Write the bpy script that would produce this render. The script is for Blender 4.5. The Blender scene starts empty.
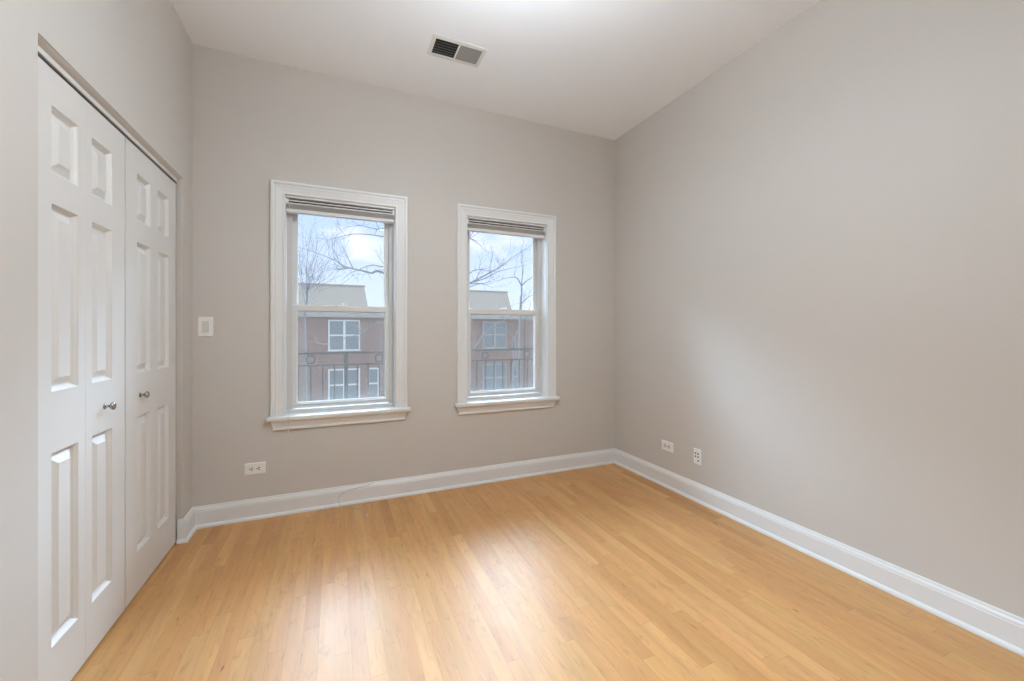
import bpy, bmesh, math, random
from mathutils import Vector, Matrix

S = bpy.context.scene
COL = S.collection
PI = math.pi
random.seed(7)

# ------------------------------------------------------------------ camera
FPX, HOR, YAW, EYE = 407.6, 331.3, 0.4102, 1.2      # focal length and horizon in the 1024x681 frame
cd = bpy.data.cameras.new('camera')
cam = bpy.data.objects.new('camera', cd)
COL.objects.link(cam)
cd.sensor_fit = 'HORIZONTAL'
cd.sensor_width = 36.0
cd.lens = FPX / 1024 * 36.0
cd.shift_y = (HOR - 340.5) / 1024.0
cd.clip_start = 0.02
cd.clip_end = 400
cam.location = (0, 0, EYE)
cam.rotation_euler = (PI / 2, 0, -YAW)
S.camera = cam

# ------------------------------------------------------------------ colour management
S.view_settings.view_transform = 'Standard'
S.view_settings.look = 'None'
S.view_settings.gamma = 1.0
S.view_settings.use_curve_mapping = False
S.view_settings.exposure = 0.03
S.cycles.use_denoising = True
S.cycles.max_bounces = 12
S.cycles.diffuse_bounces = 10
S.cycles.transparent_max_bounces = 16
S.cycles.sample_clamp_indirect = 8.0

# ------------------------------------------------------------------ sky: pale blue near the horizon, plus an unseen bright band higher up, added to light the room
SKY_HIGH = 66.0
SKY_BEHIND = 2.6
w = bpy.data.worlds.new('sky')
S.world = w
w.use_nodes = True
nt = w.node_tree
nt.nodes.clear()
N = nt.nodes.new
out = N('ShaderNodeOutputWorld')
bg = N('ShaderNodeBackground')
tc = N('ShaderNodeTexCoord')
sep = N('ShaderNodeSeparateXYZ')
nt.links.new(tc.outputs['Generated'], sep.inputs[0])
rc = N('ShaderNodeValToRGB')
rc.color_ramp.elements[0].position = 0.0
rc.color_ramp.elements[0].color = (0.80, 0.89, 1.08, 1)
rc.color_ramp.elements[1].position = 0.26
rc.color_ramp.elements[1].color = (0.57, 0.73, 1.10, 1)
e = rc.color_ramp.elements.new(0.10)
e.color = (0.73, 0.85, 1.10, 1)
e = rc.color_ramp.elements.new(0.36)
e.color = (0.60, 0.84, 1.12, 1)
nt.links.new(sep.outputs[2], rc.inputs[0])
noi = N('ShaderNodeTexNoise')
noi.inputs['Scale'].default_value = 5.0
noi.inputs['Detail'].default_value = 6.0
mp = N('ShaderNodeMapping')
mp.inputs['Scale'].default_value = (1, 1, 2.2)
mp.inputs['Location'].default_value = (0.3, 0.1, 0.0)
nt.links.new(tc.outputs['Generated'], mp.inputs[0])
nt.links.new(mp.outputs[0], noi.inputs['Vector'])
cr = N('ShaderNodeValToRGB')
cr.color_ramp.elements[0].position = 0.52
cr.color_ramp.elements[1].position = 0.66
nt.links.new(noi.outputs[0], cr.inputs[0])
mix = N('ShaderNodeMixRGB')
mix.inputs[2].default_value = (0.95, 0.97, 1.08, 1)
nt.links.new(cr.outputs[0], mix.inputs[0])
nt.links.new(rc.outputs[0], mix.inputs[1])
nt.links.new(mix.outputs[0], bg.inputs[0])
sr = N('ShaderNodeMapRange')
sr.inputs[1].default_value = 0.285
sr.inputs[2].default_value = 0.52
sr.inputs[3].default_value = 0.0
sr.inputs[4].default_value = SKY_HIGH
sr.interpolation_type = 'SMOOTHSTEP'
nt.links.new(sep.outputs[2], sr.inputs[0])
sy = N('ShaderNodeMapRange')                # the added bright band is kept to the sky facing the windows
sy.inputs[1].default_value = -0.05
sy.inputs[2].default_value = 0.45
sy.inputs[3].default_value = 0.0
sy.inputs[4].default_value = 1.0
sy.interpolation_type = 'SMOOTHSTEP'
nt.links.new(sep.outputs[1], sy.inputs[0])
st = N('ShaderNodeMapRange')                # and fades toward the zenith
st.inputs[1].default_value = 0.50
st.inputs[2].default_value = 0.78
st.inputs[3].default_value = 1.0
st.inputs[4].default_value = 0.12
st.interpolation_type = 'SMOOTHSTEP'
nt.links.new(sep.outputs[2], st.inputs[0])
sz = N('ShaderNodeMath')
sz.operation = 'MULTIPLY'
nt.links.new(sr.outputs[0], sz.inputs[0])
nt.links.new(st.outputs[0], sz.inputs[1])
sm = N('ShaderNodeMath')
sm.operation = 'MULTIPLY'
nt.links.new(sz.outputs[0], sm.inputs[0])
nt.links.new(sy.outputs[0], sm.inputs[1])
sb = N('ShaderNodeMapRange')                # the sunnier half of the sky, behind this house, lights the far side of the street
sb.inputs[1].default_value = 0.1
sb.inputs[2].default_value = -0.5
sb.inputs[3].default_value = 1.15
sb.inputs[4].default_value = SKY_BEHIND
nt.links.new(sep.outputs[1], sb.inputs[0])
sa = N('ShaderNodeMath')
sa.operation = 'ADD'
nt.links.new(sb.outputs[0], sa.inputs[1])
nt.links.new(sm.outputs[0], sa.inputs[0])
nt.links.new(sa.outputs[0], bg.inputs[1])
nt.links.new(bg.outputs[0], out.inputs[0])

LAMP = 62.0            # radiance of the ceiling lamp's glass bowl


# ------------------------------------------------------------------ helpers
def tag(o, label=None, cat=None, group=None, kind=None):
    if label: o['label'] = label
    if cat: o['category'] = cat
    if group: o['group'] = group
    if kind: o['kind'] = kind
    return o


def empty(name, loc, rz=0.0):
    o = bpy.data.objects.new(name, None)
    o.empty_display_size = 0.05
    o.location = loc
    o.rotation_euler = (0, 0, rz)
    COL.objects.link(o)
    return o


def link(name, bm, mat, parent=None, smooth=False, auto=None, origin=None):
    bmesh.ops.remove_doubles(bm, verts=bm.verts, dist=1e-6)
    bmesh.ops.recalc_face_normals(bm, faces=bm.faces)
    if origin is not None:
        bmesh.ops.translate(bm, verts=bm.verts, vec=-Vector(origin))
    me = bpy.data.meshes.new(name)
    bm.to_mesh(me)
    bm.free()
    for m in (mat if isinstance(mat, (list, tuple)) else [mat]):
        me.materials.append(m)
    if smooth:
        for p in me.polygons:
            p.use_smooth = True
        if auto is not None:
            me.set_sharp_from_angle(angle=math.radians(auto))
    o = bpy.data.objects.new(name, me)
    COL.objects.link(o)
    if origin is not None:
        o.location = origin
    if parent is not None:
        o.parent = parent
    return o


def box(bm, x0, x1, y0, y1, z0, z1, mi=0, bev=0.0):
    vs = [bm.verts.new((x, y, z)) for x in (x0, x1) for y in (y0, y1) for z in (z0, z1)]
    idx = [(0, 1, 3, 2), (4, 6, 7, 5), (0, 4, 5, 1), (2, 3, 7, 6), (0, 2, 6, 4), (1, 5, 7, 3)]
    fs = []
    for q in idx:
        f = bm.faces.new([vs[i] for i in q])
        f.material_index = mi
        fs.append(f)
    if bev > 0:
        es = list({e for f in fs for e in f.edges})
        r = bmesh.ops.bevel(bm, geom=es, offset=bev, segments=2, affect='EDGES', profile=0.6)
        for f in r['faces']:
            f.material_index = mi
    return vs


def tube(bm, pts, rad, seg=8, mi=0, cap=True):
    """a round rod along pts, with a radius per point"""
    pts = [Vector(p) for p in pts]
    if not isinstance(rad, (list, tuple)):
        rad = [rad] * len(pts)
    rings = []
    prev = None
    for i, p in enumerate(pts):
        a = pts[max(i - 1, 0)]
        b = pts[min(i + 1, len(pts) - 1)]
        t = (b - a)
        t = t.normalized() if t.length > 1e-9 else Vector((0, 0, 1))
        if prev is None:
            ref = Vector((0, 0, 1)) if abs(t.z) < 0.9 else Vector((1, 0, 0))
            n = t.cross(ref).normalized()
        else:
            n = (prev - t * prev.dot(t))
            n = n.normalized() if n.length > 1e-6 else t.orthogonal().normalized()
        prev = n
        bnm = t.cross(n)
        rings.append([bm.verts.new(p + (n * math.cos(2 * PI * k / seg) + bnm * math.sin(2 * PI * k / seg)) * rad[i]) for k in range(seg)])
    for i in range(len(rings) - 1):
        for k in range(seg):
            f = bm.faces.new((rings[i][k], rings[i][(k + 1) % seg], rings[i + 1][(k + 1) % seg], rings[i + 1][k]))
            f.material_index = mi
    if cap:
        bm.faces.new(rings[0][::-1]).material_index = mi
        bm.faces.new(rings[-1]).material_index = mi


def lathe(bm, prof, axis_o, axis_d, seg=20, mi=0):
    """prof = [(distance along the axis, radius)]"""
    d = Vector(axis_d).normalized()
    n = d.orthogonal().normalized()
    b = d.cross(n)
    o = Vector(axis_o)
    rings = []
    for h, r in prof:
        if r < 1e-6:
            rings.append([bm.verts.new(o + d * h)])
        else:
            rings.append([bm.verts.new(o + d * h + (n * math.cos(2 * PI * k / seg) + b * math.sin(2 * PI * k / seg)) * r) for k in range(seg)])
    for i in range(len(rings) - 1):
        A, B = rings[i], rings[i + 1]
        for k in range(seg):
            k2 = (k + 1) % seg
            if len(A) == 1 and len(B) == 1:
                continue
            if len(A) == 1:
                f = bm.faces.new((A[0], B[k], B[k2]))
            elif len(B) == 1:
                f = bm.faces.new((A[k], A[k2], B[0]))
            else:
                f = bm.faces.new((A[k], A[k2], B[k2], B[k]))
            f.material_index = mi
    for R in (rings[0], rings[-1]):
        if len(R) > 1:
            bm.faces.new(R).material_index = mi


def sweep(bm, path, prof, inward, mi=0, closed_prof=True, up=None):
    """sweep profile prof=[(a,b)] along a polyline with mitred corners. At each path vertex the frame is given by inward[i] (vector for a)
    and up (vector for b)."""
    rings = []
    for p, iv in zip(path, inward):
        rings.append([bm.verts.new(Vector(p) + Vector(iv) * a + Vector(up) * b) for a, b in prof])
    n = len(prof)
    for i in range(len(rings) - 1):
        for k in range(n if closed_prof else n - 1):
            k2 = (k + 1) % n
            bm.faces.new((rings[i][k], rings[i][k2], rings[i + 1][k2], rings[i + 1][k])).material_index = mi
    if closed_prof:
        bm.faces.new(rings[0][::-1]).material_index = mi
        bm.faces.new(rings[-1]).material_index = mi


def wall_with_holes(bm, us, vs, holes, to3, depth):
    """a wall slab on the grid us x vs; holes = set of cells; to3(u, v, d) gives the point at depth d (0 = room face)"""
    cell = {}
    for i in range(len(us) - 1):
        for j in range(len(vs) - 1):
            cell[i, j] = (i, j) not in holes
    vcache = {}
    def V(i, j, k):
        key = (i, j, k)
        if key not in vcache:
            vcache[key] = bm.verts.new(to3(us[i], vs[j], depth * k))
        return vcache[key]
    for (i, j), solid in cell.items():
        if not solid:
            continue
        for k in (0, 1):
            bm.faces.new((V(i, j, k), V(i + 1, j, k), V(i + 1, j + 1, k), V(i, j + 1, k)))
        for di, dj, a, b in ((-1, 0, (i, j), (i, j + 1)), (1, 0, (i + 1, j), (i + 1, j + 1)), (0, -1, (i, j), (i + 1, j)), (0, 1, (i, j + 1), (i + 1, j + 1))):
            if not cell.get((i + di, j + dj), False):
                bm.faces.new((V(*a, 0), V(*b, 0), V(*b, 1), V(*a, 1)))


# ------------------------------------------------------------------ materials
def new_mat(name):
    m = bpy.data.materials.new(name)
    m.use_nodes = True
    t = m.node_tree
    b = t.nodes['Principled BSDF']
    return m, t, b


def simple(name, col, rough=0.5, metal=0.0, spec=0.5, bump=0.0, bscale=200.0, var=0.0):
    m, t, b = new_mat(name)
    b.inputs['Base Color'].default_value = (*col, 1)
    b.inputs['Roughness'].default_value = rough
    b.inputs['Metallic'].default_value = metal
    b.inputs['Specular IOR Level'].default_value = spec
    tcn = t.nodes.new('ShaderNodeTexCoord')
    if var > 0:
        n = t.nodes.new('ShaderNodeTexNoise')
        n.inputs['Scale'].default_value = 3.0
        n.inputs['Detail'].default_value = 4.0
        t.links.new(tcn.outputs['Object'], n.inputs['Vector'])
        mr = t.nodes.new('ShaderNodeMapRange')
        mr.inputs[3].default_value = 1 - var
        mr.inputs[4].default_value = 1 + var
        t.links.new(n.outputs[0], mr.inputs[0])
        mx = t.nodes.new('ShaderNodeMixRGB')
        mx.blend_type = 'MULTIPLY'
        mx.inputs[0].default_value = 1.0
        mx.inputs[1].default_value = (*col, 1)
        t.links.new(mr.outputs[0], mx.inputs[2])
        t.links.new(mx.outputs[0], b.inputs['Base Color'])
    if bump > 0:
        n = t.nodes.new('ShaderNodeTexNoise')
        n.inputs['Scale'].default_value = bscale
        n.inputs['Detail'].default_value = 3.0
        t.links.new(tcn.outputs['Object'], n.inputs['Vector'])
        bp = t.nodes.new('ShaderNodeBump')
        bp.inputs['Strength'].default_value = bump
        bp.inputs['Distance'].default_value = 0.002
        t.links.new(n.outputs[0], bp.inputs['Height'])
        t.links.new(bp.outputs[0], b.inputs['Normal'])
    return m


M_WALL = simple('greige_wall_paint', (0.590, 0.560, 0.520), 0.62, bump=0.05, bscale=160, var=0.012)
M_CEIL = simple('white_ceiling_paint', (0.885, 0.91, 0.94), 0.8, bump=0.05, bscale=120)
M_TRIM = simple('white_gloss_trim', (0.76, 0.77, 0.765), 0.32, bump=0.03, bscale=60)
M_DOOR = simple('white_satin_door_paint', (0.70, 0.69, 0.665), 0.40, bump=0.04, bscale=90)
M_VINYL = simple('white_vinyl_sash', (0.70, 0.70, 0.685), 0.4)
M_LINER = simple('grey_jamb_liner', (0.60, 0.595, 0.58), 0.5)
M_PLASTIC = simple('white_plastic_plate', (0.86, 0.86, 0.83), 0.3)
M_SLOT = simple('dark_slot', (0.05, 0.05, 0.05), 0.6)
M_OFFWHITE = simple('off_white_rocker', (0.66, 0.655, 0.62), 0.3)
M_STEEL = simple('brushed_nickel', (0.42, 0.41, 0.40), 0.25, metal=1.0)
M_VENT = simple('white_vent_metal', (0.72, 0.715, 0.69), 0.4)
M_SLAT = simple('grey_vent_louver', (0.29, 0.287, 0.275), 0.5)
M_DUCT = simple('dark_duct', (0.05, 0.05, 0.048), 0.8)
M_BLINDW = simple('white_blind_rail', (0.74, 0.74, 0.73), 0.4)
M_BLINDF = simple('beige_blind_fabric', (0.43, 0.415, 0.39), 0.8, bump=0.1, bscale=300)
M_CORD = simple('pale_cord', (0.55, 0.53, 0.50), 0.5)
M_WIRE = simple('grey_wire', (0.42, 0.39, 0.36), 0.4)
M_RAIL = simple('black_iron_paint', (0.012, 0.014, 0.017), 0.9, spec=0.05)
M_SLAB = simple('balcony_concrete', (0.50, 0.49, 0.47), 0.9, bump=0.1, bscale=40)
M_BARK = simple('bare_tree_bark', (0.17, 0.162, 0.16), 0.95, spec=0.1, bump=0.2, bscale=30)
M_WHITEWOOD = simple('white_painted_wood', (0.48, 0.48, 0.48), 0.5)
M_GREYWOOD = simple('grey_painted_wood', (0.20, 0.20, 0.20), 0.5)
M_DARKGLASS = simple('dark_house_glass', (0.09, 0.11, 0.13), 0.15)
M_SHINGLE = simple('grey_mansard_slate', (0.32, 0.272, 0.222), 0.9, bump=0.2, bscale=12, var=0.08)
M_ASPHALT = simple('street_asphalt', (0.12, 0.12, 0.12), 0.95, bump=0.1, bscale=20)
M_STONE = simple('limestone_sill', (0.31, 0.285, 0.255), 0.9)


def brick_mat():
    m, t, b = new_mat('red_brick_wall')
    tcn = t.nodes.new('ShaderNodeTexCoord')
    mpn = t.nodes.new('ShaderNodeMapping')
    mpn.inputs['Rotation'].default_value = (PI / 2, 0, 0)
    t.links.new(tcn.outputs['Object'], mpn.inputs[0])
    br = t.nodes.new('ShaderNodeTexBrick')
    br.inputs['Color1'].default_value = (0.19, 0.065, 0.05, 1)
    br.inputs['Color2'].default_value = (0.13, 0.045, 0.038, 1)
    br.inputs['Mortar'].default_value = (0.22, 0.19, 0.17, 1)
    br.inputs['Scale'].default_value = 1.0
    br.inputs['Brick Width'].default_value = 0.21
    br.inputs['Row Height'].default_value = 0.075
    br.inputs['Mortar Size'].default_value = 0.008
    t.links.new(mpn.outputs[0], br.inputs['Vector'])
    t.links.new(br.outputs['Color'], b.inputs['Base Color'])
    b.inputs['Roughness'].default_value = 0.9
    return m


M_BRICK = brick_mat()


def glass_mat():
    m = bpy.data.materials.new('window_glass')
    m.use_nodes = True
    t = m.node_tree
    t.nodes.clear()
    o = t.nodes.new('ShaderNodeOutputMaterial')
    tr = t.nodes.new('ShaderNodeBsdfTransparent')
    tr.inputs[0].default_value = (0.97, 0.985, 0.98, 1)
    gl = t.nodes.new('ShaderNodeBsdfGlossy')
    gl.inputs['Roughness'].default_value = 0.0
    fr = t.nodes.new('ShaderNodeFresnel')
    fr.inputs['IOR'].default_value = 1.3
    mx = t.nodes.new('ShaderNodeMixShader')
    t.links.new(fr.outputs[0], mx.inputs[0])
    t.links.new(tr.outputs[0], mx.inputs[1])
    t.links.new(gl.outputs[0], mx.inputs[2])
    t.links.new(mx.outputs[0], o.inputs[0])
    return m


def screen_mat():
    """fine insect mesh: mostly open, the threads a pale grey that catches the sky"""
    m = bpy.data.materials.new('insect_screen_mesh')
    m.use_nodes = True
    t = m.node_tree
    t.nodes.clear()
    o = t.nodes.new('ShaderNodeOutputMaterial')
    tr = t.nodes.new('ShaderNodeBsdfTransparent')
    df = t.nodes.new('ShaderNodeBsdfDiffuse')
    df.inputs[0].default_value = (0.47, 0.44, 0.405, 1)
    tl = t.nodes.new('ShaderNodeBsdfTranslucent')
    tl.inputs[0].default_value = (0.052, 0.043, 0.034, 1)
    m2 = t.nodes.new('ShaderNodeMixShader')
    m2.inputs[0].default_value = 0.5
    t.links.new(df.outputs[0], m2.inputs[1])
    t.links.new(tl.outputs[0], m2.inputs[2])
    mx = t.nodes.new('ShaderNodeMixShader')
    mx.inputs[0].default_value = 0.43
    t.links.new(tr.outputs[0], mx.inputs[1])
    t.links.new(m2.outputs[0], mx.inputs[2])
    t.links.new(mx.outputs[0], o.inputs[0])
    return m


M_GLASS = glass_mat()
M_SCREEN = screen_mat()


def emit_mat(name, col, strength):
    m, t, b = new_mat(name)
    b.inputs['Base Color'].default_value = (0.9, 0.9, 0.9, 1)
    b.inputs['Emission Color'].default_value = (*col, 1)
    b.inputs['Emission Strength'].default_value = strength
    return m


def floor_mat():
    m, t, b = new_mat('maple_strip_floor')
    L = t.links.new

    def math_(op, a, bb=None, c=None):
        n = t.nodes.new('ShaderNodeMath')
        n.operation = op
        for i, v in enumerate((a, bb, c)):
            if v is None: continue
            if isinstance(v, (int, float)): n.inputs[i].default_value = v
            else: L(v, n.inputs[i])
        return n.outputs[0]

    tcn = t.nodes.new('ShaderNodeTexCoord')
    sp = t.nodes.new('ShaderNodeSeparateXYZ')
    L(tcn.outputs['Object'], sp.inputs[0])
    W = 0.0572
    xw = math_('DIVIDE', sp.outputs[0], W)
    row = math_('FLOOR', xw)
    fx = math_('SUBTRACT', xw, row)
    wr = t.nodes.new('ShaderNodeTexWhiteNoise')
    wr.noise_dimensions = '1D'
    L(row, wr.inputs['W'])
    rs = t.nodes.new('ShaderNodeSeparateXYZ')
    L(wr.outputs['Color'], rs.inputs[0])
    # plank length differs from row to row
    ln = math_('MULTIPLY_ADD', rs.outputs[1], 0.75, 0.45)
    yy = math_('ADD', math_('DIVIDE', sp.outputs[1], ln), math_('MULTIPLY', rs.outputs[0], 17.3))
    # ends are staggered inside a row as well
    seg = math_('FLOOR', yy)
    fy = math_('SUBTRACT', yy, seg)
    cb = t.nodes.new('ShaderNodeCombineXYZ')
    L(row, cb.inputs[0]); L(seg, cb.inputs[1])
    wn = t.nodes.new('ShaderNodeTexWhiteNoise')
    wn.noise_dimensions = '3D'
    L(cb.outputs[0], wn.inputs['Vector'])
    ws = t.nodes.new('ShaderNodeSeparateXYZ')
    L(wn.outputs['Color'], ws.inputs[0])
    ramp = t.nodes.new('ShaderNodeValToRGB')
    R = ramp.color_ramp
    R.elements[0].position = 0.0; R.elements[0].color = (0.470, 0.228, 0.078, 1)
    R.elements[1].position = 1.0; R.elements[1].color = (0.600, 0.330, 0.134, 1)
    for p, c in ((0.08, (0.515, 0.260, 0.091)), (0.30, (0.552, 0.276, 0.104)), (0.45, (0.535, 0.284, 0.098)), (0.65, (0.562, 0.290, 0.114)), (0.78, (0.550, 0.298, 0.106)), (0.90, (0.575, 0.307, 0.118))):
        q = R.elements.new(p); q.color = (*c, 1)
    L(ws.outputs[0], ramp.inputs[0])
    # grain along the boards, different on every plank
    off = t.nodes.new('ShaderNodeVectorMath'); off.operation = 'SCALE'
    L(wn.outputs['Color'], off.inputs[0]); off.inputs['Scale'].default_value = 40.0
    add = t.nodes.new('ShaderNodeVectorMath'); add.operation = 'ADD'
    L(tcn.outputs['Object'], add.inputs[0]); L(off.outputs[0], add.inputs[1])

    def noise(scale3, detail, dist=0.0, rough=0.55):
        mpn = t.nodes.new('ShaderNodeMapping')
        mpn.inputs['Scale'].default_value = scale3
        L(add.outputs[0], mpn.inputs[0])
        n = t.nodes.new('ShaderNodeTexNoise')
        n.inputs['Scale'].default_value = 1.0
        n.inputs['Detail'].default_value = detail
        n.inputs['Distortion'].default_value = dist
        n.inputs['Roughness'].default_value = rough
        L(mpn.outputs[0], n.inputs['Vector'])
        return n.outputs[0]

    def mr(v, a, bb, c, d, clamp=True):
        n = t.nodes.new('ShaderNodeMapRange')
        n.clamp = clamp
        L(v, n.inputs[0])
        for i, x in enumerate((a, bb, c, d)): n.inputs[i + 1].default_value = x
        return n.outputs[0]

    broad = mr(noise((16, 1.6, 1), 3, 0.6), 0.3, 0.7, 0.88, 1.10)
    fine = mr(noise((170, 5, 1), 4, 0.3), 0.3, 0.7, 0.955, 1.04)
    figure = mr(noise((28, 7, 1), 4, 2.2), 0.55, 0.76, 1.0, 0.76)      # darker wavy heart figure
    streak = mr(noise((48, 9, 1), 2, 1.0), 0.72, 0.79, 1.0, 0.42)     # small mineral streaks and pin knots
    seam = mr(math_('MINIMUM', fx, math_('SUBTRACT', 1.0, fx)), 0.006, 0.022, 0.80, 1.0)
    fyl = math_('MULTIPLY', math_('MINIMUM', fy, math_('SUBTRACT', 1.0, fy)), ln)
    seam2 = mr(fyl, 0.0004, 0.0016, 0.74, 1.0)
    k = broad
    for v in (fine, figure, streak, seam, seam2):
        k = math_('MULTIPLY', k, v)
    mx = t.nodes.new('ShaderNodeMixRGB'); mx.blend_type = 'MULTIPLY'; mx.inputs[0].default_value = 1.0
    L(ramp.outputs[0], mx.inputs[1])
    L(k, mx.inputs[2])
    L(mx.outputs[0], b.inputs['Base Color'])
    rg = mr(noise((6, 3, 1), 3), 0.3, 0.7, 0.40, 0.47)
    L(rg, b.inputs['Roughness'])
    b.inputs['Specular IOR Level'].default_value = 0.42
    b.inputs['IOR'].default_value = 1.5
    bp = t.nodes.new('ShaderNodeBump')
    bp.inputs['Strength'].default_value = 0.12
    bp.inputs['Distance'].default_value = 0.0008
    L(math_('MULTIPLY', seam, seam2), bp.inputs['Height'])
    L(bp.outputs[0], b.inputs['Normal'])
    return m


M_FLOOR = floor_mat()

# ------------------------------------------------------------------ the room's measurements (metres; camera stands at x = y = 0)
XL, XR, YB, YF, H = -0.796, 2.356, 3.058, -0.75, 2.952
WT = 0.17                                   # outer wall thickness
OY0, OY1, OZ = 1.646, 2.888, 2.075          # closet opening in the left wall
DP = XL - 0.028                             # face of the closet doors
WIN = [0.0525, 1.2985]                       # window centres along the back wall
WW, WZ0, WZ1 = 0.705, 0.645, 2.100          # clear window opening

# ------------------------------------------------------------------ structure
bm = bmesh.new()
box(bm, XL - 0.85, XR + 0.15, YF - 0.15, YB + WT, -0.12, 0.0)
tag(link('floor', bm, M_FLOOR), 'golden maple strip wood floor running toward the windows', 'floor', kind='structure')

VX0, VX1, VY0, VY1 = 0.532, 0.871, 2.381, 2.574     # ceiling vent
VXC, VYC = (VX0 + VX1) / 2, (VY0 + VY1) / 2
bm = bmesh.new()
us = [XL - 0.85, VXC - 0.148, VXC + 0.148, XR + 0.15]
vs = [YF - 0.15, VYC - 0.072, VYC + 0.072, YB + WT]
wall_with_holes(bm, us, vs, {(1, 1)}, lambda u, v, d: Vector((u, v, H + d)), 0.12)
tag(link('ceiling', bm, M_CEIL), 'plain white painted ceiling', 'ceiling', kind='structure')

bm = bmesh.new()
us = [XL - 0.85, WIN[0] - WW / 2, WIN[0] + WW / 2, WIN[1] - WW / 2, WIN[1] + WW / 2, XR + 0.15]
vs = [0.0, WZ0 - 0.026, WZ1, H]
wall_with_holes(bm, us, vs, {(1, 1), (3, 1)}, lambda u, v, d: Vector((u, YB + d, v)), WT)
tag(link('wall_back', bm, M_WALL), 'greige painted wall with the two windows', 'wall', kind='structure')

bm = bmesh.new()
us = [YF, OY0, OY1, YB]
vs = [0.0, OZ, H]
wall_with_holes(bm, us, vs, {(1, 0)}, lambda u, v, d: Vector((XL - d, u, v)), 0.115)
tag(link('wall_left', bm, M_WALL), 'greige painted wall around the white closet doors', 'wall', kind='structure')

bm = bmesh.new()
box(bm, XR, XR + 0.15, YF, YB, 0, H)
tag(link('wall_right', bm, M_WALL), 'long bare greige wall with two outlets low down', 'wall', kind='structure')

bm = bmesh.new()
box(bm, XL - 0.85, XR + 0.15, YF - 0.15, YF, 0, H)
tag(link('wall_front', bm, M_WALL), 'greige wall behind the viewer, facing the windows', 'wall', kind='structure')

bm = bmesh.new()                            # the closet's own shell behind the doors
box(bm, XL - 0.85, XL - 0.75, YF, YB, 0, H)
tag(link('wall_closet', bm, M_WALL), 'wall inside the closet behind the white doors', 'wall', kind='structure')


# baseboards: flat board with a stepped cap, and a small shoe moulding at the floor
BASE = [(0.0, 0.0), (0.029, 0.0), (0.029, 0.008), (0.026, 0.014), (0.0205, 0.0185), (0.0165, 0.020), (0.0165, 0.098), (0.0145, 0.101),
        (0.0145, 0.106), (0.0125, 0.112), (0.0085, 0.117), (0.0075, 0.122), (0.0055, 0.1275), (0.0, 0.128)]
UP = (0, 0, 1)


def baseboard(name, path, inward, label):
    bm = bmesh.new()
    sweep(bm, path, BASE, inward, up=UP)
    tag(link(name, bm, M_TRIM), label, 'baseboard', kind='structure')


baseboard('baseboard_back', [(XL, YB, 0), (XR, YB, 0)], [(1, -1, 0), (-1, -1, 0)], 'white baseboard under the two windows')
baseboard('baseboard_right', [(XR, YB, 0), (XR, YF, 0)], [(-1, -1, 0), (-1, 0, 0)], 'white baseboard along the bare wall with two outlets')
baseboard('baseboard_left', [(XL, YB, 0), (XL, OY1, 0), (DP + 0.006, OY1, 0)], [(1, -1, 0), (1, -1, 0), (0, -1, 0)],
          'short white baseboard wrapping the corner beside the closet door')
baseboard('baseboard_front', [(XL, OY0 - 0.02, 0), (XL, YF, 0)], [(1, 0, 0), (1, 0, 0)], 'white baseboard on the near side of the closet')

# white track fascia above the closet doors
bm = bmesh.new()
box(bm, DP - 0.002, DP + 0.005, OY0 + 0.001, OY1 - 0.001, 2.045, 2.0628, bev=0.0015)
tag(link('trim_1', bm, M_TRIM), 'white track fascia strip above the closet doors', 'trim', kind='structure')

bm = bmesh.new()
pr = [(DP - 0.010, OZ), (XL - 0.003, OZ), (XL - 0.004, OZ - 0.002), (XL - 0.012, OZ - 0.0075), (DP + 0.0052, 2.0632), (DP - 0.010, 2.0632)]
A = [bm.verts.new((x, OY0, z)) for x, z in pr]
B = [bm.verts.new((x, OY1, z)) for x, z in pr]
for k in range(len(pr)):
    bm.faces.new((A[k], A[(k + 1) % len(pr)], B[(k + 1) % len(pr)], B[k]))
bm.faces.new(A[::-1]); bm.faces.new(B)
tag(link('trim_2', bm, M_WALL), 'wall-coloured filler strip just under the head of the closet opening', 'trim', kind='structure')

# ------------------------------------------------------------------ windows
CASW = 0.0835
# casing profile: a = distance outward from the opening edge, b = distance from the wall toward the room
CAS = [(0.0, 0.0), (0.0, 0.012), (0.003, 0.0145), (0.010, 0.0145), (0.013, 0.012), (0.016, 0.0125), (0.046, 0.0165), (0.048, 0.0185), (0.054, 0.0185), (0.056, 0.0165),
       (0.062, 0.017), (0.064, 0.0225), (0.068, 0.0245), (0.077, 0.0245), (0.0815, 0.0215), (0.0835, 0.016), (0.0835, 0.0)]


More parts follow.
